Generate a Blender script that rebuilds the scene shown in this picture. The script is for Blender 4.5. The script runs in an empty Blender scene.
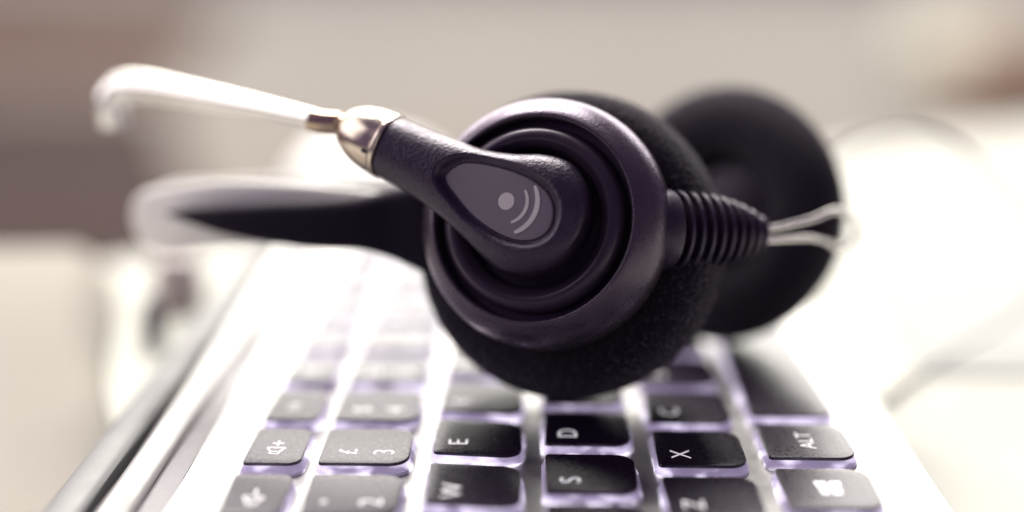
import bpy, bmesh, math, random
from mathutils import Vector, Matrix
random.seed(7)
scene = bpy.context.scene
COL = scene.collection
MM = 0.001

# ------------------------------------------------------------------ camera
CAM_LOC = Vector((-2.93, 0.0, 91.2)) * MM
PITCH, YAW, ROLL, FPX = 0.2690, 0.0140, 0.005, 1302.0
fwd = Vector((-math.sin(YAW) * math.cos(PITCH), math.cos(YAW) * math.cos(PITCH), -math.sin(PITCH)))
rt0 = Vector((math.cos(YAW), math.sin(YAW), 0.0))
up0 = rt0.cross(fwd)
right = math.cos(ROLL) * rt0 + math.sin(ROLL) * up0
up = -math.sin(ROLL) * rt0 + math.cos(ROLL) * up0
cd = bpy.data.cameras.new("camera")
cam = bpy.data.objects.new("camera", cd)
COL.objects.link(cam)
rot = Matrix((right, up, -fwd)).transposed()
cam.matrix_world = Matrix.Translation(CAM_LOC) @ rot.to_4x4()
cd.sensor_width = 36.0
cd.lens = FPX / 1024.0 * 36.0
cd.clip_start = 0.005
cd.clip_end = 100.0
cd.dof.use_dof = True
cd.dof.focus_distance = 0.2200
cd.dof.aperture_fstop = 2.35
cd.dof.aperture_blades = 0
scene.camera = cam


def at(px, py, z):
    """world point (m) seen at a pixel, z mm in front of the lens plane"""
    z = z * MM
    return CAM_LOC + fwd * z + right * ((px - 512) / FPX * z) + up * ((256 - py) / FPX * z)


def on_plane(px, py, h):
    """world point on the horizontal plane at height h (m)"""
    d = fwd + right * ((px - 512) / FPX) + up * ((256 - py) / FPX)
    return CAM_LOC + d * ((h - CAM_LOC.z) / d.z)


# ------------------------------------------------------------------ light
world = bpy.data.worlds.new("World")
scene.world = world
world.use_nodes = True
wn = world.node_tree
bg = wn.nodes["Background"]
bg.inputs["Color"].default_value = (0.74, 0.50, 0.95, 1)
bg.inputs["Strength"].default_value = 0.15


def area(name, loc, target, sx, sy, radiance, col):
    ld = bpy.data.lights.new(name, 'AREA')
    ld.shape = 'RECTANGLE'
    ld.size, ld.size_y = sx, sy
    ld.energy = radiance * math.pi * sx * sy
    ld.color = col
    o = bpy.data.objects.new(name, ld)
    COL.objects.link(o)
    o.location = loc
    d = Vector(target) - Vector(loc)
    o.rotation_euler = d.to_track_quat('-Z', 'Y').to_euler()
    return o


area("window_light", (0.9, 20.0, 7.85), (0.3, 0, 1.2), 27.2, 11.2, 5.0, (1.0, 0.975, 0.87))
area("added_overhead_light", (-0.9, 4.2, 5.6), (0.0, 0.25, 0.0), 4.4, 2.8, 23.0, (1.0, 0.975, 0.87))  # unseen lamp added above and behind for the ear cup's rim highlight
area("left_fill_light", (-2.6, 0.7, 1.5), (-0.1, 0.27, 0), 3.2, 2.6, 1.9, (1.0, 0.95, 0.90))  # unseen fill added to brighten the headband and boom

scene.view_settings.view_transform = 'Standard'
scene.view_settings.look = 'None'
scene.view_settings.exposure = 0.30
scene.view_settings.gamma = 1.0
scene.cycles.use_denoising = True
scene.cycles.max_bounces = 8
scene.cycles.transmission_bounces = 6


# ------------------------------------------------------------------ materials
def mat(name, base, rough=0.5, metal=0.0, spec=0.5, coat=0.0, noise=None, bump=None, sheen=0.0, var=0.0, tint=None):
    """principled; noise=(scale, amount) roughness break-up, bump=(scale, strength, distance_m), var: colour variation"""
    m = bpy.data.materials.new(name)
    m.use_nodes = True
    nt = m.node_tree
    b = nt.nodes["Principled BSDF"]
    b.inputs["Base Color"].default_value = (*base, 1)
    b.inputs["Roughness"].default_value = rough
    b.inputs["Metallic"].default_value = metal
    b.inputs["Specular IOR Level"].default_value = spec
    b.inputs["Coat Weight"].default_value = coat
    b.inputs["Coat Roughness"].default_value = 0.1
    if sheen:
        b.inputs["Sheen Weight"].default_value = sheen
    if tint:
        b.inputs["Specular Tint"].default_value = (*tint, 1)
    tc = nt.nodes.new("ShaderNodeTexCoord")
    if noise:
        n = nt.nodes.new("ShaderNodeTexNoise")
        n.inputs["Scale"].default_value = noise[0]
        n.inputs["Detail"].default_value = 4
        nt.links.new(tc.outputs["Object"], n.inputs["Vector"])
        mr = nt.nodes.new("ShaderNodeMapRange")
        mr.inputs["From Min"].default_value = 0.3
        mr.inputs["From Max"].default_value = 0.7
        mr.inputs["To Min"].default_value = max(0.02, rough - noise[1])
        mr.inputs["To Max"].default_value = min(1, rough + noise[1])
        nt.links.new(n.outputs["Fac"], mr.inputs["Value"])
        nt.links.new(mr.outputs["Result"], b.inputs["Roughness"])
        if var:
            mx = nt.nodes.new("ShaderNodeMix")
            mx.data_type = 'RGBA'
            mx.inputs["A"].default_value = (*[c * (1 - var) for c in base], 1)
            mx.inputs["B"].default_value = (*[min(1, c * (1 + var)) for c in base], 1)
            nt.links.new(n.outputs["Fac"], mx.inputs["Factor"])
            nt.links.new(mx.outputs["Result"], b.inputs["Base Color"])
    if bump:
        n2 = nt.nodes.new("ShaderNodeTexNoise")
        n2.inputs["Scale"].default_value = bump[0]
        n2.inputs["Detail"].default_value = 3
        nt.links.new(tc.outputs["Object"], n2.inputs["Vector"])
        bp = nt.nodes.new("ShaderNodeBump")
        bp.inputs["Strength"].default_value = bump[1]
        bp.inputs["Distance"].default_value = bump[2]
        nt.links.new(n2.outputs["Fac"], bp.inputs["Height"])
        nt.links.new(bp.outputs["Normal"], b.inputs["Normal"])
    return m


M_RIM = mat("satin_metallic_grey_plastic", (0.060, 0.046, 0.066), 0.31, metal=0.4, noise=(900, 0.07), bump=(2600, 0.4, 0.00013), spec=1.0, tint=(0.90, 0.78, 1.0))
M_HOUSE = mat("textured_dark_plastic", (0.020, 0.012, 0.026), 0.42, noise=(900, 0.08), bump=(2600, 0.35, 0.00012), spec=0.6, tint=(0.90, 0.78, 1.0))
M_ARM = mat("leathery_black_plastic", (0.015, 0.008, 0.022), 0.40, noise=(700, 0.08), bump=(2000, 0.7, 0.00018), spec=0.75, tint=(0.90, 0.78, 1.0))
M_GLOSS = mat("smooth_black_plastic", (0.028, 0.018, 0.034), 0.33, noise=(400, 0.05), tint=(0.90, 0.78, 1.0))
M_BLACK = mat("matt_black_plastic", (0.010, 0.006, 0.014), 0.5, spec=0.3, tint=(0.90, 0.78, 1.0))
M_BADGE = mat("satin_grey_insert", (0.17, 0.145, 0.185), 0.42, noise=(1500, 0.06), bump=(4000, 0.12, 0.00006))
M_MARK = mat("printed_silver_mark", (0.55, 0.52, 0.54), 0.45)
M_METAL = mat("brushed_silver_metal", (0.93, 0.91, 0.88), 0.2, metal=0.82, noise=(300, 0.04))
M_DOME = mat("nickel_metal", (0.62, 0.53, 0.46), 0.22, metal=1.0, noise=(500, 0.04))
M_WIRE = mat("steel_wire", (0.80, 0.77, 0.76), 0.07, metal=1.0)
M_BRASS = mat("warm_bronze_metal", (0.55, 0.42, 0.32), 0.25, metal=1.0)
M_BAND = mat("white_satin_plastic", (0.86, 0.85, 0.82), 0.35)
M_FOAM = mat("black_foam", (0.012, 0.006, 0.017), 0.85, spec=0.25, bump=(1300, 1.0, 0.0022), sheen=0.12, tint=(0.90, 0.78, 1.0))
M_LINT = mat("grey_lint", (0.34, 0.30, 0.34), 0.7)
M_SLEEVE = mat("black_sleeve", (0.010, 0.006, 0.015), 0.7, spec=0.15, tint=(0.90, 0.78, 1.0))
M_DECK = mat("silver_deck", (0.46, 0.445, 0.45), 0.36, metal=0.75, noise=(250, 0.05), bump=(3500, 0.08, 0.00005))
M_HINGE = mat("grey_hinge_plastic", (0.17, 0.15, 0.18), 0.4, noise=(300, 0.06))
M_RIDGE = mat("pale_grey_bar", (0.15, 0.145, 0.155), 0.5, metal=0.2, noise=(200, 0.05))
M_KEY = mat("dark_key_plastic", (0.012, 0.006, 0.018), 0.29, noise=(1200, 0.05), bump=(4200, 0.07, 0.00005), spec=0.65, tint=(0.93, 0.88, 1.0))
M_LEGEND = mat("glowing_white_key_print", (0.85, 0.83, 0.86), 0.5)
_b = M_LEGEND.node_tree.nodes["Principled BSDF"]
_b.inputs["Emission Color"].default_value = (1.0, 0.96, 1.0, 1)
_b.inputs["Emission Strength"].default_value = 0.42  # slight emission makes the print stand out from the plate
M_TABLE = mat("white_tabletop", (0.43, 0.425, 0.395), 0.6, noise=(6, 0.08), spec=0.3)
M_PAPER = mat("pale_paper", (0.35, 0.35, 0.345), 0.7)
M_CLOTH = mat("cream_cloth", (0.33, 0.305, 0.28), 0.9, spec=0.15, bump=(900, 0.3, 0.0004))
M_MOUSE = mat("white_mouse_plastic", (0.80, 0.78, 0.77), 0.3)
M_PINK = mat("pinkish_grey_glaze", (0.50, 0.43, 0.43), 0.35)
M_DARKJAR = mat("dark_violet_glaze", (0.09, 0.07, 0.11), 0.4)
M_POUF = mat("cream_fabric", (0.85, 0.83, 0.72), 0.9, bump=(60, 0.4, 0.01))
M_CRATE = mat("brown_wood", (0.36, 0.19, 0.12), 0.6, noise=(8, 0.1), var=0.3)
M_CABLE = mat("grey_cable", (0.42, 0.40, 0.40), 0.45)


def skirt_material():
    m = bpy.data.materials.new("translucent_lavender_plastic")
    m.use_nodes = True
    nt = m.node_tree
    b = nt.nodes["Principled BSDF"]
    b.inputs["Base Color"].default_value = (0.86, 0.81, 0.95, 1)
    b.inputs["Roughness"].default_value = 0.16
    b.inputs["Emission Color"].default_value = (0.80, 0.66, 1.0, 1)   # a little even emission brightens the clear key bodies
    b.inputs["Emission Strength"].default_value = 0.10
    b.inputs["Transmission Weight"].default_value = 0.75
    b.inputs["IOR"].default_value = 1.45
    tr = nt.nodes.new("ShaderNodeBsdfTranslucent")
    tr.inputs["Color"].default_value = (0.86, 0.78, 0.97, 1)
    mx = nt.nodes.new("ShaderNodeMixShader")
    mx.inputs["Fac"].default_value = 0.35
    nt.links.new(b.outputs["BSDF"], mx.inputs[1])
    nt.links.new(tr.outputs["BSDF"], mx.inputs[2])
    nt.links.new(mx.outputs["Shader"], nt.nodes["Material Output"].inputs["Surface"])
    return m


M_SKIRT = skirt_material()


def foot_glint_material():
    """uneven emission imitating window sparkles at the foot of the clear key bodies"""
    m = bpy.data.materials.new("key_foot_glint")
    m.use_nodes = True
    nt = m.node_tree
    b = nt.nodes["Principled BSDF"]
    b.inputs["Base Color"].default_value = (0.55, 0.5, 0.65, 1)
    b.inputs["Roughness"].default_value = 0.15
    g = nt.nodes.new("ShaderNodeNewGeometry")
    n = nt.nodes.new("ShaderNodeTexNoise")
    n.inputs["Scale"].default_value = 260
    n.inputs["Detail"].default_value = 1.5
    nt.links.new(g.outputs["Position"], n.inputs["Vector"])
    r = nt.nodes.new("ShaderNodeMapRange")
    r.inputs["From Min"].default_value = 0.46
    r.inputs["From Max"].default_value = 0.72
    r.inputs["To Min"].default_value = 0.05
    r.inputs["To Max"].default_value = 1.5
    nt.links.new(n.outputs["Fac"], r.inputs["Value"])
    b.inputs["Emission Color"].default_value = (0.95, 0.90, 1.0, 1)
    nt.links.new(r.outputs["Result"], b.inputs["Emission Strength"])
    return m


M_GLOW = foot_glint_material()


def floor_material():
    m = bpy.data.materials.new("worn_wooden_floor")
    m.use_nodes = True
    nt = m.node_tree
    b = nt.nodes["Principled BSDF"]
    tc = nt.nodes.new("ShaderNodeTexCoord")
    mp = nt.nodes.new("ShaderNodeMapping")
    mp.inputs["Scale"].default_value = (1.0, 0.35, 1)
    nt.links.new(tc.outputs["Object"], mp.inputs["Vector"])
    n = nt.nodes.new("ShaderNodeTexNoise")
    n.inputs["Scale"].default_value = 0.7
    n.inputs["Detail"].default_value = 6
    nt.links.new(mp.outputs["Vector"], n.inputs["Vector"])
    r = nt.nodes.new("ShaderNodeValToRGB")
    r.color_ramp.elements[0].position = 0.3
    r.color_ramp.elements[0].color = (0.068, 0.044, 0.034, 1)
    r.color_ramp.elements[1].position = 0.7
    r.color_ramp.elements[1].color = (0.112, 0.077, 0.059, 1)
    nt.links.new(n.outputs["Fac"], r.inputs["Fac"])
    br = nt.nodes.new("ShaderNodeTexBrick")
    br.inputs["Scale"].default_value = 1.0
    br.inputs["Brick Width"].default_value = 1.4
    br.inputs["Row Height"].default_value = 0.13
    br.inputs["Mortar Size"].default_value = 0.004
    br.inputs["Color1"].default_value = (1, 1, 1, 1)
    br.inputs["Color2"].default_value = (0.8, 0.78, 0.76, 1)
    br.inputs["Mortar"].default_value = (0.3, 0.25, 0.22, 1)
    nt.links.new(tc.outputs["Object"], br.inputs["Vector"])
    mx = nt.nodes.new("ShaderNodeMix")
    mx.data_type = 'RGBA'
    mx.blend_type = 'MULTIPLY'
    mx.inputs["Factor"].default_value = 1
    nt.links.new(r.outputs["Color"], mx.inputs["A"])
    nt.links.new(br.outputs["Color"], mx.inputs["B"])
    nt.links.new(mx.outputs["Result"], b.inputs["Base Color"])
    b.inputs["Roughness"].default_value = 0.55
    b.inputs["Specular IOR Level"].default_value = 0.3
    return m


M_FLOOR = floor_material()
M_RUG = mat("reddish_brown_rug", (0.115, 0.068, 0.056), 0.95, noise=(3, 0.05), var=0.25, spec=0.1)
M_RUG2 = mat("dark_mauve_rug", (0.040, 0.025, 0.025), 0.95, noise=(3, 0.05), var=0.25, spec=0.1)


# ------------------------------------------------------------------ helpers
def finish(bm, name, m, parent=None, matrix=None, smooth=40):
    bmesh.ops.remove_doubles(bm, verts=bm.verts, dist=1e-8)
    bmesh.ops.recalc_face_normals(bm, faces=bm.faces)
    me = bpy.data.meshes.new(name)
    bm.to_mesh(me)
    bm.free()
    me.materials.append(m)
    if smooth:
        for p in me.polygons:
            p.use_smooth = True
        me.set_sharp_from_angle(angle=math.radians(smooth))
    o = bpy.data.objects.new(name, me)
    COL.objects.link(o)
    if matrix is not None:
        o.matrix_world = matrix
    if parent is not None:
        bpy.context.view_layer.update()
        o.parent = parent
        o.matrix_parent_inverse = parent.matrix_world.inverted()
    return o


def thing(o, label, cat, group=None):
    o["label"] = label
    o["category"] = cat
    if group:
        o["group"] = group
    return o


def structure(o):
    o["kind"] = "structure"
    return o


def empty(name, loc):
    o = bpy.data.objects.new(name, None)
    COL.objects.link(o)
    o.location = loc
    o.empty_display_size = 0.01
    bpy.context.view_layer.update()
    return o


def catmull(pts, n=8, closed=False):
    """smooth list of tuples/vectors (any dimension)"""
    out = []
    P = [list(p) for p in pts]
    N = len(P)
    rng = range(N if closed else N - 1)
    for i in rng:
        if closed:
            a, b, c, d = P[(i - 1) % N], P[i], P[(i + 1) % N], P[(i + 2) % N]
        else:
            a, b, c, d = P[max(i - 1, 0)], P[i], P[i + 1], P[min(i + 2, N - 1)]
        for k in range(n):
            t = k / n
            out.append([0.5 * (2 * b[j] + (c[j] - a[j]) * t + (2 * a[j] - 5 * b[j] + 4 * c[j] - d[j]) * t * t
                               + (3 * b[j] - a[j] - 3 * c[j] + d[j]) * t ** 3) for j in range(len(b))])
    if not closed:
        out.append(P[-1])
    return out


def add_lathe(bm, prof, seg=96, mtx=None, closed=False, sy=1.0):
    """prof: (r, z) in m, revolved about z"""
    rings = []
    for r, z in prof:
        ring = []
        for k in range(seg):
            a = 2 * math.pi * k / seg
            v = Vector((r * math.cos(a), r * math.sin(a) * sy, z))
            ring.append(bm.verts.new(mtx @ v if mtx else v))
        rings.append(ring)
    pairs = list(zip(rings[:-1], rings[1:]))
    if closed:
        pairs.append((rings[-1], rings[0]))
    for A, B in pairs:
        for k in range(seg):
            bm.faces.new((A[k], A[(k + 1) % seg], B[(k + 1) % seg], B[k]))
    if not closed:
        if prof[0][0] > 1e-9:
            bm.faces.new(rings[0])
        if prof[-1][0] > 1e-9:
            bm.faces.new(rings[-1])


def prof_mm(pts, n=6, closed=False):
    return [(p[0] * MM, p[1] * MM) for p in catmull(pts, n, closed)]


def frames(pts, ref):
    """tangent and two normals for each path point, the first normal kept near ref"""
    out = []
    for i, p in enumerate(pts):
        t = (pts[min(i + 1, len(pts) - 1)] - pts[max(i - 1, 0)]).normalized()
        u = (ref - t * ref.dot(t)).normalized()
        w = t.cross(u)
        out.append((t, u, w))
    return out


def add_tube(bm, pts, radii, seg=16, ref=Vector((0.1, 0.2, 1)), flat=None, closed=False, power=2.0):
    """sweep; radii one per point; flat=(list) second radius along w"""
    fr = frames(pts, ref)
    if closed:
        fr = []
        for i in range(len(pts)):
            t = (pts[(i + 1) % len(pts)] - pts[i - 1]).normalized()
            u = (ref - t * ref.dot(t)).normalized()
            fr.append((t, u, t.cross(u)))
    rings = []
    for i, p in enumerate(pts):
        t, u, w = fr[i]
        a_, b_ = radii[i], (flat[i] if flat else radii[i])
        ring = []
        for k in range(seg):
            a = 2 * math.pi * k / seg
            c, s = math.cos(a), math.sin(a)
            e = 2.0 / power
            c = math.copysign(abs(c) ** e, c)
            s = math.copysign(abs(s) ** e, s)
            ring.append(bm.verts.new(p + u * (a_ * c) + w * (b_ * s)))
        rings.append(ring)
    n = len(rings)
    for i in range(n if closed else n - 1):
        A, B = rings[i], rings[(i + 1) % n]
        for k in range(seg):
            bm.faces.new((A[k], A[(k + 1) % seg], B[(k + 1) % seg], B[k]))
    if not closed:
        bm.faces.new(rings[0])
        bm.faces.new(rings[-1])


def rounded_rect(x0, x1, y0, y1, rs, n=6):
    """corner radii rs for (x1,y1),(x0,y1),(x0,y0),(x1,y0), counter-clockwise"""
    out = []
    for (cx, cy, sx, sy, a0), r in zip(((x1, y1, -1, -1, 0), (x0, y1, 1, -1, 90), (x0, y0, 1, 1, 180), (x1, y0, -1, 1, 270)), rs):
        for k in range(n + 1):
            a = math.radians(a0 + 90 * k / n)
            out.append((cx + sx * r + r * math.cos(a), cy + sy * r + r * math.sin(a)))
    return out


def add_stack(bm, loops, cap_top=True, cap_bottom=True):
    """loops: list of lists of 3D points with equal length"""
    rings = [[bm.verts.new(p) for p in L] for L in loops]
    n = len(rings[0])
    for A, B in zip(rings[:-1], rings[1:]):
        for k in range(n):
            bm.faces.new((A[k], A[(k + 1) % n], B[(k + 1) % n], B[k]))
    if cap_bottom:
        bm.faces.new(list(reversed(rings[0])))
    if cap_top:
        bm.faces.new(rings[-1])


def inset_loop(L, d):
    """move a loop inwards by d (convex loops)"""
    n = len(L)
    out = []
    for i in range(n):
        a, b, c = Vector(L[i - 1]), Vector(L[i]), Vector(L[(i + 1) % n])
        t = (c - a)
        if t.length < 1e-9:
            out.append(tuple(b))
            continue
        t.normalize()
        nrm = Vector((-t.y, t.x))
        out.append(tuple(b + nrm * d))
    return out


# ================================================================== SETTING
TABLE_Z = -0.0135
FLOOR_Z = -0.76

bm = bmesh.new()
L = [(-14, -3), (16, -3), (16, 19.6), (-14, 19.6)]
add_stack(bm, [[Vector((x, y, FLOOR_Z - 0.02)) for x, y in L], [Vector((x, y, FLOOR_Z)) for x, y in L]])
structure(finish(bm, "floor", M_FLOOR, smooth=0))

# table: its far edge runs at a slant, nearer on the left
bm = bmesh.new()
pa = on_plane(-60, 284, TABLE_Z)
pb = on_plane(1160, 104, TABLE_Z)
dirv = (pb - pa).normalized()
pa = pa - dirv * 0.25
pb = pb + dirv * 0.35
back = Vector((dirv.y, -dirv.x, 0))
corners = [pa + back * 0.75, pb + back * 0.75, pb, pa]
base = [(p.x, p.y) for p in corners]
top_in = inset_loop(base, 0.003)
add_stack(bm, [[Vector((x, y, TABLE_Z - 0.028)) for x, y in base],
               [Vector((x, y, TABLE_Z - 0.003)) for x, y in base],
               [Vector((x, y, TABLE_Z)) for x, y in top_in]])
structure(finish(bm, "tabletop", M_TABLE, smooth=0))


# ================================================================== LAPTOP
DECK_Z = -0.0023
Y0, Y1 = 0.075, 0.405
laptop = empty("laptop", (0, 0.24, TABLE_Z))
thing(laptop, "slim silver laptop keyboard with dark keys, under the headset on the white table", "laptop")


def extrude_profile(name, prof, y0, y1, m, parent, smooth=30):
    """prof: closed (x, z) outline in mm"""
    b = bmesh.new()
    A = [b.verts.new((x * MM, y0, z * MM)) for x, z in prof]
    B = [b.verts.new((x * MM, y1, z * MM)) for x, z in prof]
    n = len(prof)
    for k in range(n):
        b.faces.new((A[k], A[(k + 1) % n], B[(k + 1) % n], B[k]))
    b.faces.new(list(reversed(A)))
    b.faces.new(B)
    return finish(b, name, m, parent, smooth=smooth)


DZ = DECK_Z / MM
TZ = TABLE_Z / MM + 0.6
extrude_profile("body", [(-60.5, DZ - 0.7), (-60.2, DZ - 0.2), (-59.5, DZ), (62.0, DZ), (64.0, DZ - 0.25), (65.6, DZ - 1.1),
                         (66.4, DZ - 2.6), (66.2, DZ - 5.0), (63.0, TZ + 1.2), (58.0, TZ), (-66, TZ), (-66, DZ - 3.6), (-60.5, DZ - 3.4)],
                Y0, Y1, M_DECK, laptop)
# dark strip behind the deck, rounded hinge bar, gap and rear lip
extrude_profile("hinge_strip", [(-60.8, DZ - 0.9), (-60.8, DZ - 3.3), (-65.4, DZ - 3.3), (-65.4, DZ - 1.5), (-64.6, DZ - 1.0)],
                Y0 + 0.001, Y1 - 0.001, M_HINGE, laptop)
hb = []
for k in range(24):
    a = 2 * math.pi * k / 24
    hb.append((-68.4 + 2.9 * math.cos(a), DZ - 1.4 + 2.6 * math.sin(a)))
extrude_profile("hinge_bar", hb, Y0, Y1 - 0.006, M_DECK, laptop, smooth=60)
extrude_profile("rear_lip", [(-73.0, DZ - 3.0), (-73.2, DZ - 0.6), (-73.8, DZ - 0.1), (-74.8, DZ + 0.1), (-79.0, DZ - 0.5), (-80.0, DZ - 1.0), (-80.4, DZ - 2.0),
                             (-80.2, DZ - 5.0), (-77.5, TZ), (-66.3, TZ), (-66.3, DZ - 5.0), (-72.6, DZ - 5.0)],
                Y0, Y1 - 0.003, M_RIDGE, laptop)

KW = 14.6


def legend_mesh(txt, size):
    cu = bpy.data.curves.new("legend", 'FONT')
    cu.body = txt
    cu.size = size
    cu.align_x = 'CENTER'
    cu.align_y = 'CENTER'
    cu.extrude = 0.00001
    cu.offset = 0.0 if txt in "£EDS" else -0.008 * size
    cu.fill_mode = 'BOTH'
    tmp = bpy.data.objects.new("legend", cu)
    COL.objects.link(tmp)
    dg = bpy.context.evaluated_depsgraph_get()
    me = bpy.data.meshes.new_from_object(tmp.evaluated_get(dg))
    bpy.data.objects.remove(tmp)
    me.name = "legend"
    me.materials.clear()
    me.materials.append(M_LEGEND)
    return me


LEG = {}


def put_legend(parent, txt, x, y, z, size, thin=1.0):
    """x, y in mm; the letters' tops point to -X"""
    key = (txt, size)
    if key not in LEG:
        LEG[key] = legend_mesh(txt, size * MM)
    o = bpy.data.objects.new("legend", LEG[key])
    COL.objects.link(o)
    o.matrix_world = Matrix.Translation((x * MM, y * MM, z * MM)) @ Matrix.Rotation(math.pi / 2, 4, 'Z') @ Matrix.Diagonal((thin, 1, 1, 1))
    bpy.context.view_layer.update()
    o.parent = parent
    o.matrix_parent_inverse = parent.matrix_world.inverted()
    return o


def symbol(parent, polys, x, y, z):
    """flat printed mark out of polygons given in mm with the reader's up = +y"""
    b = bmesh.new()
    for poly in polys:
        lo = [Vector((-py * MM, px * MM, 0)) for px, py in poly]
        hi = [v + Vector((0, 0, 0.00003)) for v in lo]
        add_stack(b, [lo, hi])
    return finish(b, "legend", M_LEGEND, parent, Matrix.Translation((x * MM, y * MM, z * MM)), smooth=0)


def make_key(x0, x1, y0, y1, tilt=0.0):
    """key = translucent skirt; key_top = dark plate.  mm.  +X corners are the rounder ones"""
    wx = x1 - x0
    cx, cy = (x0 + x1) / 2 * MM, (y0 + y1) / 2 * MM
    rb = 3.3 if wx > 12 else 2.2
    rs = (rb, 0.8, 0.8, rb)
    L0 = rounded_rect((x0 - 0.5) * MM, (x1 + 0.5) * MM, (y0 - 0.5) * MM, (y1 + 0.5) * MM, [(r + 0.4) * MM for r in rs])
    L1 = rounded_rect((x0 - 0.1) * MM, (x1 + 0.1) * MM, (y0 - 0.1) * MM, (y1 + 0.1) * MM, [r * MM for r in rs])
    L2 = rounded_rect(x0 * MM, x1 * MM, y0 * MM, y1 * MM, [r * MM for r in rs])
    c = Vector((cx, cy, 0))
    V = lambda L, z: [Vector((x, y, z * MM - (x - cx) * tilt)) - c for x, y in L]
    b = bmesh.new()
    add_stack(b, [V(L0, DZ + 0.15), V(L0, DZ + 0.55), V(L1, -0.75), V(inset_loop(L1, 0.15 * MM), -0.55)])
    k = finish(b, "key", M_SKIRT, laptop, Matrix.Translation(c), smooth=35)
    b = bmesh.new()
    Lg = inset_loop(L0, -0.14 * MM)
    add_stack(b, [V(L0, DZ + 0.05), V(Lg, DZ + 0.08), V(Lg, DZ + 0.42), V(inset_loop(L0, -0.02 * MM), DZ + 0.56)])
    finish(b, "glint_strip", M_GLOW, k, Matrix.Translation(c), smooth=35)  # added emissive strip, its glow imitates window glints round the key foot
    b = bmesh.new()
    # the plate is very slightly dished in the middle and softly broken at the rim
    loops = [V(L2, -0.53), V(L2, -0.12), V(inset_loop(L2, 0.10 * MM), -0.02), V(inset_loop(L2, 0.25 * MM), 0.0)]
    for f, dz in ((0.75, 0), (0.5, 0), (0.06, 0)):
        loops.append([Vector((p.x * f, p.y * f, p.z * f + dz * MM)) for p in loops[3]])
    add_stack(b, loops)
    kt = finish(b, "key_top", M_KEY, k, Matrix.Translation(c), smooth=35)
    return k


ZL = 0.006      # legends sit a hair above the plate
rowx = {1: -38, 2: -19, 3: 0, 4: 19, 5: 38}
near = {0: 199.6, 1: 199.9, 2: 204.2, 3: 208.9, 4: 200.5, 5: 204.1}
# row texts, index 0 is the key named in `near`
chars = {1: {-2: ("1", "!"), -1: ("2", "\""), 0: ("3", "£"), 1: ("4", "$"), 2: ("5", "%"), 3: ("6", "^"), 4: ("7", "&"), 5: ("8", "*"), 6: ("9", "("), 7: ("0", ")")},
         2: dict(zip(range(-2, 8), "QWERTYUIOP")),
         3: dict(zip(range(-2, 7), "ASDFGHJKL")),
         4: dict(zip(range(-1, 6), "ZXCVBNM"))}
for row in (1, 2, 3, 4):
    for i, ch in sorted(chars[row].items()):
        x0 = rowx[row]
        y0 = near[row] + 19 * i
        if y0 < 150:
            continue
        k = make_key(x0, x0 + 15.0, y0, y0 + KW, 0.04 if row == 2 else 0.0)
        if row == 1:
            put_legend(k, ch[0], x0 + 10.8, y0 + 4.6, ZL, 5.2, 0.95)
            put_legend(k, ch[1], x0 + 4.6, y0 + 4.6, ZL, 4.6, 0.95)
        else:
            put_legend(k, ch, x0 + 4.2, y0 + 4.4, ZL + (0.2 if row == 2 else 0), 4.9, 1.05)
# function row: narrow keys


def stroke(pts, w, closed=True):
    """thin printed line along pts as separate quads that butt at their ends"""
    out = []
    n = len(pts)
    for i in range(n if closed else n - 1):
        a, b = Vector(pts[i]), Vector(pts[(i + 1) % n])
        d = (b - a).normalized()
        q = Vector((-d.y, d.x)) * w / 2
        a = a + d * w * 0.5
        out.append([tuple(a - q), tuple(b - q), tuple(b + q), tuple(a + q)])
    return out


SPK = stroke([(-1.3, -0.75), (-0.4, -0.75), (1.2, -1.6), (1.2, 1.6), (-0.4, 0.75), (-1.3, 0.75)], 0.3) + stroke([(-0.4, -0.6), (-0.4, 0.6)], 0.22, False)
MINUS = [[(2.0, -0.15), (4.0, -0.15), (4.0, 0.15), (2.0, 0.15)]]
PLUS = MINUS + [[(2.85, 0.16), (3.15, 0.16), (3.15, 1.0), (2.85, 1.0)], [(2.85, -1.0), (3.15, -1.0), (3.15, -0.16), (2.85, -0.16)]]
for i in range(-2, 9):
    y0 = near[0] + 19 * i
    if y0 < 150:
        continue
    k = make_key(-50.6, -41.0, y0, y0 + KW)
    if i == 0:
        symbol(k, SPK + PLUS, -46.0, y0 + 5.0, ZL)
    elif i == -1:
        symbol(k, SPK + MINUS, -46.0, y0 + 5.0, ZL)
    else:
        put_legend(k, "F%d" % (i + 3), -46, y0 + 6.0, ZL, 3.4)
# bottom row
k = make_key(38, 53, near[5] - 19, near[5] - 19 + KW)
PANE = [[(-1.9, 0.15), (-0.15, 0.1), (-0.15, 1.5), (-1.9, 1.25)], [(0.1, 0.1), (2.1, 0.05), (2.1, 1.8), (0.1, 1.55)],
        [(-1.9, -1.35), (-0.15, -1.6), (-0.15, -0.15), (-1.9, -0.1)], [(0.1, -1.65), (2.1, -1.9), (2.1, -0.2), (0.1, -0.15)]]
symbol(k, [[(x * 1.1 + (0.12 if x > 0 else -0.12), y * 1.1 + (0.12 if y > 0 else -0.12)) for x, y in q] for q in PANE], 45.5, near[5] - 19 + 7.2, ZL)
k = make_key(38, 53, near[5], near[5] + KW)
put_legend(k, "ALT", 45.6, near[5] + 7.2, ZL, 3.9)
SP0 = near[5] + 19
make_key(38, 53, SP0, SP0 + 19 * 4 + KW)
for i in range(6, 9):
    y0 = near[5] + 19 * i
    make_key(38, 53, y0, y0 + KW)

# ================================================================== HEADSET
headset = empty("headset", at(575, 330, 236))
thing(headset, "black headset with silver microphone boom lying on the dark laptop keys", "headset")


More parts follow.
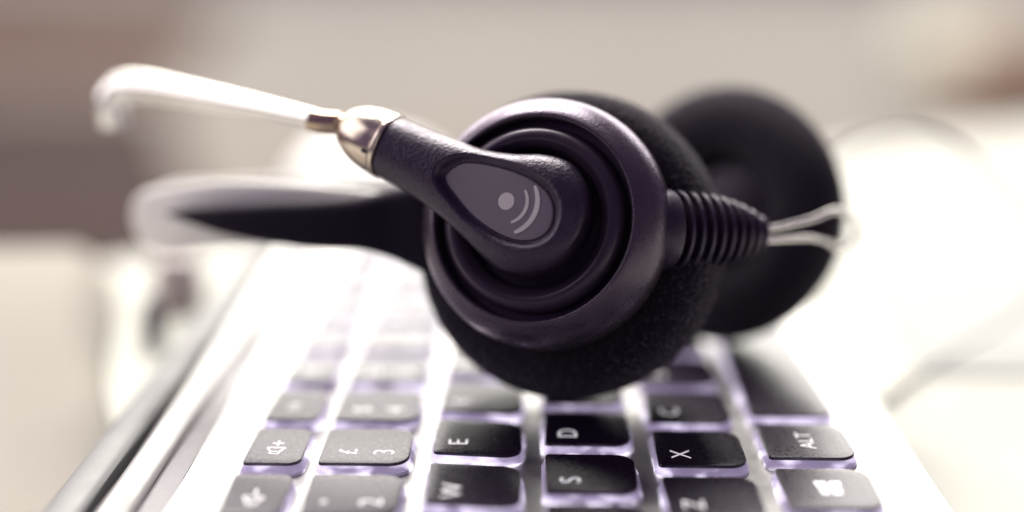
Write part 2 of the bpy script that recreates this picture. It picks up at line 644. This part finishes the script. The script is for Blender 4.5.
def basis(away_cam, roll_ref=None):
    """local frame with +z towards the viewer along -away; away in camera (right, down, forward)"""
    a = (right * away_cam[0] - up * away_cam[1] + fwd * away_cam[2]).normalized()
    z = -a
    x = (right - z * right.dot(z)).normalized()
    y = z.cross(x)
    return x, y, z


CUPZ = 222.0
X, Y, Z = basis((0.31, 0.10, 0.945))
O = at(531, 218, CUPZ)
SC = CUPZ / 214.0
CUP = Matrix((X, Y, Z)).transposed().to_4x4()
CUP.translation = O
CUP = CUP @ Matrix.Scale(SC, 4)


def cup_pt(x, y, z):
    return CUP @ Vector((x * MM, y * MM, z * MM))


# housing of the near ear cup
bm = bmesh.new()
hp = [(16.9, -4.5), (16.85, -2.0), (16.85, -0.6)]
hp += catmull([(16.9, -0.4), (17.1, -0.05), (17.6, -0.05), (18.5, -0.75), (19.6, -2.0), (20.6, -3.7), (21.25, -5.9), (21.45, -8.4), (21.2, -11.2), (20.2, -13.0)], 5)
hp += [(18.0, -14.0), (8.0, -14.2), (0.0, -14.2)]
hp = [(0.0, -4.6)] + [(13.0, -4.6)] + hp
add_lathe(bm, [(r * MM, z * MM) for r, z in hp], 160)
cup = finish(bm, "ear_cup", M_RIM, headset, CUP, smooth=50)
# glossy swivel ring inside the groove
bm = bmesh.new()
rp = catmull([(15.7, -4.4), (15.65, -1.7), (15.35, -0.5), (14.75, 0.4), (14.0, 0.85), (13.2, 0.8), (12.5, 0.3), (11.9, -0.3), (11.6, -1.0), (11.5, -2.2), (11.0, -2.6)], 5)
add_lathe(bm, [(0.0, -4.4 * MM)] + [(r * MM, z * MM) for r, z in rp] + [(0.0, -2.6 * MM)], 160)
finish(bm, "swivel_ring", M_GLOSS, cup, CUP, smooth=50)


# foam pad
def pad_mesh(prof, seg=140, wob=0.25):
    b = bmesh.new()
    P = prof_mm(prof, 6, closed=True)
    rings = []
    for k in range(seg):
        a = 2 * math.pi * k / seg
        w = 1 + wob * 0.01 * (math.sin(3 * a + 1) + math.sin(7 * a + .4) * .5)
        rings.append([b.verts.new((r * w * math.cos(a), r * w * math.sin(a), z)) for r, z in P])
    n = len(P)
    for k in range(seg):
        A, B = rings[k], rings[(k + 1) % seg]
        for j in range(n):
            b.faces.new((A[j], B[j], B[(j + 1) % n], A[(j + 1) % n]))
    return b


pad_prof = [(19.0, -13.8), (22.5, -12.6), (25.6, -13.8), (27.2, -17.0), (27.6, -21.5), (27.0, -26.5), (24.5, -30.5), (20.0, -32.0), (15.0, -30.5), (12.5, -26.0), (13.5, -18.0)]
finish(pad_mesh(pad_prof), "ear_pad", M_FOAM, cup, CUP @ Matrix.Translation((0.0004, -0.0021, -0.0008)), smooth=180)

# short lint fibres standing off the foam
PADM = CUP @ Matrix.Translation((0.0004, -0.0021, -0.0008))
pp = prof_mm(pad_prof, 6, closed=True)
bm = bmesh.new()
for _ in range(7000):
    j = random.randrange(len(pp))
    (r0, z0), (r1, z1) = pp[j], pp[(j + 1) % len(pp)]
    if (r0 + r1) / 2 < 19 * MM or (z0 + z1) / 2 < -29.5 * MM:
        continue
    f = random.random()
    r, zz = r0 + (r1 - r0) * f, z0 + (z1 - z0) * f
    a = random.uniform(0, 2 * math.pi)
    rad = Vector((math.cos(a), math.sin(a), 0))
    tan = (rad * (r1 - r0) + Vector((0, 0, 1)) * (z1 - z0)).normalized()
    side = Vector((-math.sin(a), math.cos(a), 0))
    nrm = side.cross(tan)
    if nrm.dot(rad * (r - 20 * MM) + Vector((0, 0, 1)) * (zz + 22 * MM)) < 0:
        nrm = -nrm
    base_p = rad * r + Vector((0, 0, zz)) - nrm * 0.15 * MM
    d = (nrm + tan * random.uniform(-1.3, 1.3) + side * random.uniform(-1.3, 1.3)).normalized()
    ln = random.uniform(0.3, 1.0) * MM
    wd = random.uniform(0.04, 0.08) * MM
    q1 = d.orthogonal().normalized() * wd
    q2 = d.cross(q1).normalized() * wd
    lo = [bm.verts.new(base_p + q1), bm.verts.new(base_p - q1 * .5 + q2 * .87), bm.verts.new(base_p - q1 * .5 - q2 * .87)]
    tp = bm.verts.new(base_p + d * ln + nrm * 0.1 * MM)
    for k in range(3):
        bm.faces.new((lo[k], lo[(k + 1) % 3], tp))
fz = finish(bm, "lint", M_LINT, cup, PADM, smooth=0)
fz["kind"] = "stuff"

# ---- boom arm: hub and handle in one body
E = Vector((-0.899, 0.438))      # hub -> handle, in the cup's plane
N = Vector((-0.438, -0.899))     # across, lower left
HUB = Vector((-0.6, 1.5))        # mm, hub centre in the cup's plane
low = [(-10.9, 0.0), (-10.4, 4.0), (-8.6, 7.4), (-5.5, 9.8), (-1.4, 11.0), (2.5, 10.4), (8.0, 8.6), (13.4, 7.1), (19.4, 6.1), (26.8, 5.45)]
upp = [(-10.9, 0.0), (-10.4, -3.6), (-8.6, -6.8), (-6.0, -8.9), (-3.2, -9.8), (0.7, -9.3), (5.3, -7.5), (10.2, -6.15), (15.6, -5.6), (21.0, -5.3), (26.8, -5.15)]
lowc, uppc = catmull(low, 10), catmull(upp, 10)


def interp(c, s):
    for p, q in zip(c[:-1], c[1:]):
        if p[0] <= s <= q[0]:
            f = (s - p[0]) / max(1e-9, q[0] - p[0])
            return p[1] + (q[1] - p[1]) * f
    return c[0][1] if s < c[0][0] else c[-1][1]


def smoothstep(a, b, x):
    t = max(0.0, min(1.0, (x - a) / (b - a)))
    return t * t * (3 - 2 * t)


badge_ol = catmull([(14.2, 0.3), (12.9, -1.9), (11.2, -3.0), (7.4, -4.05), (1.7, -4.75), (-2.7, -4.15), (-5.4, -2.2), (-6.4, 0.7),
                    (-5.6, 3.2), (-3.0, 5.0), (0.9, 5.6), (6.5, 4.75), (11.1, 2.85), (13.4, 1.7)], 6, closed=True)


def badge_sd(s, t):
    """signed distance (mm) to the badge outline, negative inside"""
    best, inside = 1e9, False
    n = len(badge_ol)
    for i in range(n):
        ax, ay = badge_ol[i]
        bx, by = badge_ol[(i + 1) % n]
        dx, dy = bx - ax, by - ay
        u = max(0, min(1, ((s - ax) * dx + (t - ay) * dy) / (dx * dx + dy * dy + 1e-12)))
        best = min(best, math.hypot(s - ax - u * dx, t - ay - u * dy))
        if (ay > t) != (by > t) and s < (bx - ax) * (t - ay) / (by - ay) + ax:
            inside = not inside
    return -best if inside else best


def badge_z(s):
    return 4.55 - 0.035 * s


def arm_to_local(s, t, z):
    p = HUB + E * s + N * t
    return Vector((p.x * MM, p.y * MM, z * MM))


bm = bmesh.new()
NS, NR = 150, 120
rings = []
for i in range(NS + 1):
    f = i / NS
    s = -10.9 + 37.7 * (1 - math.cos(f * math.pi / 2) if f < 0.0 else f)
    # denser near the round end
    s = -10.9 + 37.7 * (f ** 1.35)
    tl, tu = interp(lowc, s), interp(uppc, s)
    tc, w = (tl + tu) / 2, max(0.02, (tl - tu) / 2)
    hfac = smoothstep(-10.9, 12, s)
    if s < 0:
        edge = math.sqrt(max(0.0, 1 - (s / 10.9) ** 2))
    else:
        edge = 1.0
    top = (5.9 - 0.25 * hfac) * (0.62 + 0.38 * edge)
    bot = -2.4 * (1 - smoothstep(4, 18, s)) - 4.9 * smoothstep(4, 18, s)
    zc = 0.4
    pw = 2.9 - 0.7 * smoothstep(6, 22, s)
    ring = []
    for k in range(NR):
        a = 2 * math.pi * k / NR
        c, sn = math.cos(a), math.sin(a)
        c = math.copysign(abs(c) ** (2 / pw), c)
        sn = math.copysign(abs(sn) ** (2 / pw), sn)
        t = tc + w * c
        z = zc + ((top - zc) * sn if sn > 0 else (zc - bot) * sn)
        if sn > 0 and -9 < s < 17:
            d = badge_sd(s, t)
            if d < 1.5:
                zb = badge_z(s) - 0.35
                m = smoothstep(0.15, 1.5, d)
                z = min(z, zb * (1 - m) + z * m)
        ring.append(bm.verts.new(arm_to_local(s, t, z)))
    rings.append(ring)
for A, B in zip(rings[:-1], rings[1:]):
    for k in range(NR):
        bm.faces.new((A[k], A[(k + 1) % NR], B[(k + 1) % NR], B[k]))
bm.faces.new(rings[0])
bm.faces.new(rings[-1])
arm = finish(bm, "boom_arm", M_ARM, headset, CUP, smooth=60)

# grey insert
bm = bmesh.new()


def bl(off, dz):
    out = []
    L = [tuple(p) for p in badge_ol]
    area2 = sum(L[i - 1][0] * L[i][1] - L[i][0] * L[i - 1][1] for i in range(len(L)))
    sgn = 1 if area2 > 0 else -1
    for (s, t) in inset_loop(L, off * sgn):
        out.append(arm_to_local(s, t, badge_z(s) + dz))
    return out


loops = [bl(0.12, -0.5), bl(0.12, -0.12), bl(0.22, 0.0), bl(0.4, 0.05)]
c0 = sum(loops[-1], Vector()) / len(loops[-1])
for f, dz in ((0.8, 0.06), (0.6, 0.1), (0.4, 0.13), (0.2, 0.14), (0.02, 0.14)):
    loops.append([c0 + (p - c0) * f + Vector((0, 0, dz * MM)) for p in loops[3]])
add_stack(bm, loops)
badge = finish(bm, "insert", M_BADGE, arm, CUP, smooth=40)

# dot and two sound arcs
DOT = (2.25, 0.25)


def mark(name, outline_pts):
    b = bmesh.new()
    lo = [arm_to_local(s, t, badge_z(s) + 0.05) for s, t in outline_pts]
    hi = [arm_to_local(s, t, badge_z(s) + 0.235) for s, t in outline_pts]
    add_stack(b, [lo, hi])
    return finish(b, name, M_MARK, arm, CUP, smooth=30)


mark("emblem_dot", [(DOT[0] + 1.38 * math.cos(a), DOT[1] + 1.42 * math.sin(a)) for a in [2 * math.pi * k / 32 for k in range(32)]])
for R, w0, span in ((3.6, 0.29, 52), (5.35, 0.42, 50)):
    outer, inner = [], []
    for k in range(25):
        u = -1 + 2 * k / 24
        a = math.pi + math.radians(span * u) + 0.02
        w = w0 * (0.45 + 0.55 * math.sqrt(max(0, 1 - u * u * 0.95)))
        outer.append((DOT[0] + (R + w) * math.cos(a), DOT[1] + (R + w) * math.sin(a)))
        inner.append((DOT[0] + (R - w) * math.cos(a), DOT[1] + (R - w) * math.sin(a)))
    mark("emblem_arc", outer + inner[::-1])

# ---- metal dome on the arm's end, neck and silver boom tube
e3 = (CUP.to_3x3() @ Vector((E.x, E.y, 0))).normalized()
end_c = CUP @ arm_to_local(26.8, 0.15, 0.5)
u3 = (CUP.to_3x3() @ Vector((0, 0, 1))).normalized()
n3 = e3.cross(u3)
DOME = Matrix((u3, n3, e3)).transposed().to_4x4()
DOME.translation = end_c
DOME = DOME @ Matrix.Scale(SC, 4)
bm = bmesh.new()
add_lathe(bm, [(0, -0.8 * MM), (5.0 * MM, -0.8 * MM), (5.05 * MM, 0.28 * MM), (5.2 * MM, 0.3 * MM)], 64, DOME @ Matrix.Identity(4))
finish(bm, "seal_ring", M_BLACK, arm, smooth=30)
bm = bmesh.new()
dp = [(5.05, 0.25), (5.45, 0.3), (5.62, 0.45), (5.66, 1.1), (5.55, 1.28), (5.5, 1.32), (5.62, 1.5)]
dp += catmull([(5.6, 1.7), (5.5, 3.4), (5.15, 5.4), (4.5, 7.3), (3.5, 8.9), (2.6, 9.7), (1.7, 10.0)], 5)
add_lathe(bm, [(0, 0.25 * MM)] + [(r * MM, z * MM) for r, z in dp] + [(0, 10.0 * MM)], 72)
dome = finish(bm, "end_dome", M_DOME, arm, DOME, smooth=35)
# small dark slots pressed into the dome
for ang, zz, sx in ((-0.45, 2.0, 0.55), (1.05, 2.4, 0.45)):
    b = bmesh.new()
    r = 5.62
    for_loop = rounded_rect(-sx * MM, sx * MM, -0.32 * MM, 0.32 * MM, [0.08 * MM] * 4, 3)
    add_stack(b, [[Vector((x, y, -0.5 * MM)) for x, y in for_loop], [Vector((x, y, 0.06 * MM)) for x, y in for_loop]])
    rad = Vector((math.cos(ang), math.sin(ang), 0.12)).normalized()
    axz = Vector((0, 0, 1))
    yy = (axz - rad * axz.dot(rad)).normalized()
    xx = yy.cross(rad)
    Mx = Matrix((yy, xx, rad)).transposed().to_4x4()
    Mx.translation = Vector((math.cos(ang) * r * MM, math.sin(ang) * r * MM, zz * MM))
    finish(b, "slot", M_BLACK, arm, DOME @ Mx, smooth=0)

tip = DOME @ Vector((0, 0, 10.0 * MM))
tip_d = (tip - CAM_LOC).dot(fwd) / MM
neck_pts = [tip - e3 * 0.6 * MM, tip + e3 * 0.9 * MM, at(322, 122.5, tip_d + 0.4), at(311, 119.5, tip_d + 1.0)]
neck_pts = [Vector(p) for p in catmull(neck_pts, 6)]
nr = []
for i in range(len(neck_pts)):
    f = i / (len(neck_pts) - 1)
    nr.append((1.75 + (0.35 if 0.38 < f < 0.95 else 0.0) + (0.2 if 0.18 < f < 0.26 else 0)) * MM * SC)
bm = bmesh.new()
add_tube(bm, neck_pts, nr, 32)
finish(bm, "neck", M_BRASS, arm, smooth=35)
bp = [at(314, 119.5, tip_d + 0.9), at(285, 113, tip_d + 5), at(240, 103.5, tip_d + 12), at(190, 94, tip_d + 20), at(155, 88, tip_d + 27), at(134, 86.5, tip_d + 31),
      at(119, 90, tip_d + 33), at(111, 101, tip_d + 34), at(112, 114, tip_d + 35), at(116, 126, tip_d + 36)]
bpts = [Vector(p) for p in catmull(bp, 8)]
nb = len(bpts)
bm = bmesh.new()
br = [(1.95 + 1.05 * smoothstep(0.0, 0.6, i / (nb - 1))) * MM * SC * (1.0 if i < nb - 3 else 0.75 + 0.12 * (nb - 1 - i)) for i in range(nb)]
add_tube(bm, bpts, br, 32)
finish(bm, "microphone_boom", M_METAL, headset, smooth=60)

# ---- ribbed cable boot on the right of the ear cup
b0, b1 = at(655, 229, CUPZ + 4.5), at(763, 233.5, CUPZ + 15)
ax = (b1 - b0).normalized()
bu = (up - ax * up.dot(ax)).normalized()
bw = bu.cross(ax)
BOOT = Matrix((bu, bw, ax)).transposed().to_4x4()
BOOT.translation = b0
blen = (b1 - b0).length / MM
bm = bmesh.new()
c1 = [(6.6, -2.0), (6.9, 0.2), (7.0, 0.5), (7.0, 2.5), (6.8, 2.8), (5.2, 2.9)]
add_lathe(bm, [(0, -2.0 * MM)] + [(r * MM, z * MM) for r, z in c1] + [(0, 2.9 * MM)], 48, sy=0.8)
boot = finish(bm, "cable_boot", M_HOUSE, headset, BOOT, smooth=30)
bm = bmesh.new()
core = [(0, 2.7)]


def boot_r(z):
    f = (z - 2.9) / (blen - 2.9)
    return 7.0 * (1 - 0.60 * max(0, f) ** 2.7)


z = 2.9
pitch = (blen - 3.1) / 9.0
for i in range(9):
    r0, rm, r1 = boot_r(z), boot_r(z + pitch * .7), boot_r(z + pitch)
    core += [(r0 * 0.72, z), (r0 * 0.72, z + pitch * 0.46), (rm * 0.97, z + pitch * 0.52), (rm, z + pitch * 0.6), (rm, z + pitch * .8), (rm * 0.97, z + pitch * 0.88), (r1 * 0.72, z + pitch * 0.95)]
    z += pitch
core += [(2.2, blen), (0, blen)]
add_lathe(bm, [(r * MM, zz * MM) for r, zz in core], 48, sy=0.8)
finish(bm, "ribbed_sleeve", M_ARM, boot, BOOT, smooth=25)

# wire hoop out of the boot
wp = [(752, 230, 13), (768, 229, 14.5), (795, 223.5, 18), (815, 218, 21), (832, 211, 25), (846, 213, 29), (856, 223, 32), (857, 235, 34), (848, 246, 35), (836, 247, 34), (826, 241, 29),
      (810, 238, 22), (790, 239, 18), (768, 240.5, 15), (752, 240, 14)]
wpts = [Vector(p) for p in catmull([at(a, b, CUPZ + c) for a, b, c in wp], 8)]
bm = bmesh.new()
add_tube(bm, wpts, [0.62 * MM] * len(wpts), 14, ref=Vector((0.3, -1, 0.2)))
finish(bm, "wire_hoop", M_WIRE, headset, smooth=60)

# ---- far ear cup
X2, Y2, Z2 = basis((0.62, 0.03, 0.78))
O2 = at(706, 212, 270)
CUP2 = Matrix((X2, Y2, Z2)).transposed().to_4x4()
CUP2.translation = O2
CUP2 = CUP2 @ Matrix.Scale(1.03, 4)
bm = bmesh.new()
h2 = catmull([(18, -9.5), (23.5, -9.8), (24.6, -10.8), (24.2, -13), (22, -15.5), (16, -17), (6, -17.4)], 5)
add_lathe(bm, [(0, -9.3 * MM), (16 * MM, -9.3 * MM)] + [(r * MM, z * MM) for r, z in h2] + [(0, -17.5 * MM)], 96)
cup2 = finish(bm, "ear_cup", M_HOUSE, headset, CUP2, smooth=50)
pad2 = [(12.4, -3.0), (13.8, -0.7), (17.0, 0.4), (21.6, -0.3), (24.9, -2.6), (26.2, -5.8), (25.2, -9.0), (21.5, -10.3), (15.0, -9.8), (12.0, -6.5)]
finish(pad_mesh(pad2), "ear_pad", M_FOAM, cup2, CUP2, smooth=180)
bm = bmesh.new()
add_lathe(bm, [(0, -9.2 * MM), (13.5 * MM, -9.2 * MM), (13.5 * MM, -8.4 * MM), (12.0 * MM, -7.7 * MM), (6 * MM, -7.0 * MM), (0, -6.9 * MM)], 64)
grille = finish(bm, "speaker_grille", M_GLOSS, cup2, CUP2, smooth=30)
bm = bmesh.new()
for ring, cnt in ((3.5, 6), (7.0, 12), (10.0, 16)):
    for k in range(cnt):
        a = 2 * math.pi * k / cnt
        add_lathe(bm, [(0, -7.7 * MM), (0.8 * MM, -7.7 * MM), (0.8 * MM, -6.7 * MM), (0, -6.7 * MM)], 10, Matrix.Translation((ring * math.cos(a) * MM, ring * math.sin(a) * MM, 0)))
finish(bm, "grille_hole", M_BLACK, cup2, CUP2, smooth=0)

# ---- headband: pale flat band, black tapering sleeve over its near half
hb_pts = [(470, 232, 246), (420, 226, 247), (360, 218, 249), (300, 214, 252), (240, 213, 256), (200, 215, 260), (166, 219, 266), (142, 219, 274), (146, 215, 284),
          (180, 208, 291), (240, 203, 295), (320, 199, 295), (420, 196, 299), (540, 195, 304), (650, 200, 308), (740, 206, 306)]
hpts = [Vector(p) for p in catmull([at(*p) for p in hb_pts], 8)]
n = len(hpts)
apex = min((p - CAM_LOC).dot(right) for p in hpts)


def band_h(p, f):
    """half height of the band: full width along the arms, rounded off at the bend"""
    d = min(1.0, ((p - CAM_LOC).dot(right) - apex) / (9.0 * MM))
    return (5.5 + 1.1 * smoothstep(0.1, 0.3, f) - 1.4 * smoothstep(0.55, 0.65, f)) * MM * (0.28 + 0.72 * math.sqrt(max(0, 1 - (1 - d) ** 2)))


bm = bmesh.new()
add_tube(bm, hpts, [band_h(p, i / n) for i, p in enumerate(hpts)], 28, ref=Vector((0, 0, 1)), flat=[1.7 * MM] * n, power=2.2)
band = finish(bm, "headband", M_BAND, headset, smooth=50)
sl_pts = [(455, 236, 238, 9.0), (425, 228, 240, 8.2), (395, 224, 242, 6.6), (360, 223, 243, 5.0), (320, 224, 245, 4.6), (270, 222, 248, 3.9), (225, 219.5, 251, 2.7), (190, 215.5, 255, 1.3), (168, 213.5, 259, 0.25)]
sp = catmull([(*at(a, b, c), r) for a, b, c, r in sl_pts], 8)
bm = bmesh.new()
add_tube(bm, [Vector(p[:3]) for p in sp], [p[3] * MM for p in sp], 24, ref=Vector((0, 0, 1)), flat=[min(3.0, p[3] * 0.7 + 0.4) * MM for p in sp], power=2.6)
finish(bm, "sleeve", M_SLEEVE, band, smooth=50)

# ---- cable looping over the table to the right
cz = TABLE_Z + 0.0012
cab = [at(800, 190, 280), at(818, 170, 284), at(838, 147, 288), at(872, 132, 294), at(914, 128, 300), at(965, 150, 306), at(1022, 210, 311), at(1062, 262, 313),
       at(1022, 311, 312), at(975, 340, 307), on_plane(932, 364, cz), on_plane(902, 386, cz), on_plane(884, 402, cz)]
cp = catmull(cab, 8)
cp = [Vector((p[0], p[1], max(p[2], cz))) for p in cp]
bm = bmesh.new()
add_tube(bm, cp, [0.7 * MM] * len(cp), 10, ref=Vector((0.5, -1, 0.3)))
finish(bm, "cable", M_CABLE, headset, smooth=60)


# ================================================================== BACKGROUND THINGS
def lathe_thing(name, prof, loc, m, label, cat, sy=1.0, rz=0.0, n=5, root=None):
    b = bmesh.new()
    add_lathe(b, prof_mm(prof, n), 64, sy=sy)
    o = finish(b, name, m, root, Matrix.Translation(loc) @ Matrix.Rotation(rz, 4, 'Z'), smooth=60)
    if label:
        thing(o, label, cat)
    return o


# low white cloth at the left of the laptop
bm = bmesh.new()
NU, NV = 60, 40
grid = []
rr = random.Random(3)
for v in range(NV + 1):
    fv = v / NV
    line = []
    for u in range(NU + 1):
        fu = u / NU
        b0 = on_plane(-250 + 362 * fu + 6 * math.sin(9 * fv), 600 + (280 - 600) * fv ** 0.6, TABLE_Z)
        edge = min(1, (1 - fu) / 0.10) * min(1, fu / 0.1)
        edge = max(0.0, edge) ** 0.5
        f = (0.10 + 0.90 * smoothstep(0.0, 0.85, fv)) * (1 - smoothstep(0.93, 1.0, fv)) * min(1, fv / 0.06)
        wr = 0.5 * math.sin(7 * fu + 3 * fv) + 0.35 * math.sin(13 * fu - 6 * fv + 1)
        line.append((b0, edge * f * (12.0 + 0.9 * wr)))
    grid.append(line)
top = [[bm.verts.new(p + Vector((0, 0, (h + 0.9) * MM))) for p, h in line] for line in grid]
bot_ = [[bm.verts.new(p + Vector((0, 0, 0.2 * MM))) for p, h in line] for line in grid]
for v in range(NV):
    for u in range(NU):
        bm.faces.new((top[v][u], top[v][u + 1], top[v + 1][u + 1], top[v + 1][u]))
        bm.faces.new((bot_[v][u], bot_[v + 1][u], bot_[v + 1][u + 1], bot_[v][u + 1]))
for v in range(NV):
    for u in (0, NU):
        bm.faces.new((top[v][u], top[v + 1][u], bot_[v + 1][u], bot_[v][u]))
for u in range(NU):
    for v in (0, NV):
        bm.faces.new((top[v][u], bot_[v][u], bot_[v][u + 1], top[v][u + 1]))
thing(finish(bm, "cloth", M_CLOTH, smooth=60), "pale soft cloth lying on the table left of the laptop, out of focus", "cloth")
# round pinkish jar and slim dark jar behind the laptop's rear edge
c = on_plane(180, 306, TABLE_Z)
jar = [(0, 0.2), (5, 0.2), (6.6, 2), (7.0, 6), (6.4, 10), (4.6, 13), (4.2, 14), (3.6, 13.8), (0, 13.6)]
lathe_thing("jar", jar, c, M_PINK, "small pinkish grey round jar behind the laptop's rear edge", "jar")
c = on_plane(154, 345, TABLE_Z)
bot = [(0, 0.2), (2.4, 0.2), (2.7, 0.8), (2.7, 8), (2.2, 9.6), (1.5, 10.2), (1.4, 12), (0, 12.2)]
lathe_thing("bottle", bot, c, M_DARKJAR, "slim dark violet bottle between the pale cloth and the laptop", "bottle")

# computer mouse far behind the boom arm
c = on_plane(372, 226, TABLE_Z)
bm = bmesh.new()
mp = [(0, 0), (27, 0.2), (29, 2), (29, 8), (27, 16), (22, 23), (14, 27), (6, 28.6), (0, 29)]
add_lathe(bm, prof_mm(mp, 4), 64, sy=1.55)
mouse = finish(bm, "computer_mouse", M_MOUSE, None, Matrix.Translation(c) @ Matrix.Rotation(0.15, 4, 'Z'), smooth=60)
thing(mouse, "white rounded computer mouse far behind the headset's boom arm", "mouse")
bm = bmesh.new()
add_lathe(bm, [(0, -1.6 * MM), (4 * MM, -1.6 * MM), (4.3 * MM, 0), (4 * MM, 1.6 * MM), (0, 1.6 * MM)], 32)
finish(bm, "scroll_wheel", M_CABLE, mouse, Matrix.Translation(c + Vector((0, 0.022, 0.0235))) @ Matrix.Rotation(math.pi / 2, 4, 'Y'), smooth=30)

# sheet of paper on the right
q = [on_plane(1130, 376, TABLE_Z), on_plane(1110, 262, TABLE_Z), on_plane(852, 262, TABLE_Z), on_plane(925, 376, TABLE_Z)]
ol = [(p.x, p.y) for p in q]
bm = bmesh.new()
zz = TABLE_Z + 0.0004
add_stack(bm, [[Vector((x, y, zz)) for x, y in ol], [Vector((x, y, zz + 0.0003)) for x, y in ol], [Vector((x, y, zz + 0.0004)) for x, y in [((x + sum(a for a, _ in ol) / 400) / 1.01, (y + sum(b for _, b in ol) / 400) / 1.01) for x, y in ol]]])
thing(finish(bm, "paper_sheet", M_PAPER, smooth=0), "pale sheet of paper on the table right of the laptop", "paper")


# far things on the floor
def floor_rug(name, pts, m, label, z=0.006):
    b = bmesh.new()
    ol = [on_plane(x, y, FLOOR_Z) for x, y in pts]
    add_stack(b, [[Vector((p.x, p.y, FLOOR_Z + 0.001)) for p in ol], [Vector((p.x, p.y, FLOOR_Z + z)) for p in ol]])
    thing(finish(b, name, m, smooth=0), label, "rug")


floor_rug("rug", [(-260, 330), (240, 330), (160, 98), (-260, 98)], M_RUG2, "dark mauve rug on the floor nearest the table, far left", 0.007)
floor_rug("rug", [(-200, 86), (170, 86), (250, 0), (-300, -25)], M_RUG, "reddish brown rug on the floor farthest back, far left", 0.011)

c = on_plane(958, 78, FLOOR_Z)
pf = [(0, 0), (250, 0), (285, 40), (295, 130), (285, 220), (240, 270), (120, 285), (0, 288)]
lathe_thing("pouf", pf, c, M_POUF, "round cream pouf on the wooden floor, far right", "pouf")
c = on_plane(1020, 100, FLOOR_Z)
bm = bmesh.new()
for k in range(4):
    z0, z1 = 0.005 + 0.065 * k, 0.06 + 0.065 * k
    o_ = rounded_rect(-0.22, 0.22, -0.16, 0.16, [0.02] * 4, 3)
    add_stack(bm, [[Vector((x, y, z0)) for x, y in o_], [Vector((x, y, z1)) for x, y in o_]])
o_ = rounded_rect(-0.20, 0.20, -0.14, 0.14, [0.02] * 4, 3)
add_stack(bm, [[Vector((x, y, 0.003)) for x, y in o_], [Vector((x, y, 0.25)) for x, y in o_]])
thing(finish(bm, "wooden_box", M_CRATE, None, Matrix.Translation(c) @ Matrix.Rotation(0.2, 4, 'Z'), smooth=20),
      "brown slatted wooden box on the floor in front of the pouf", "box")
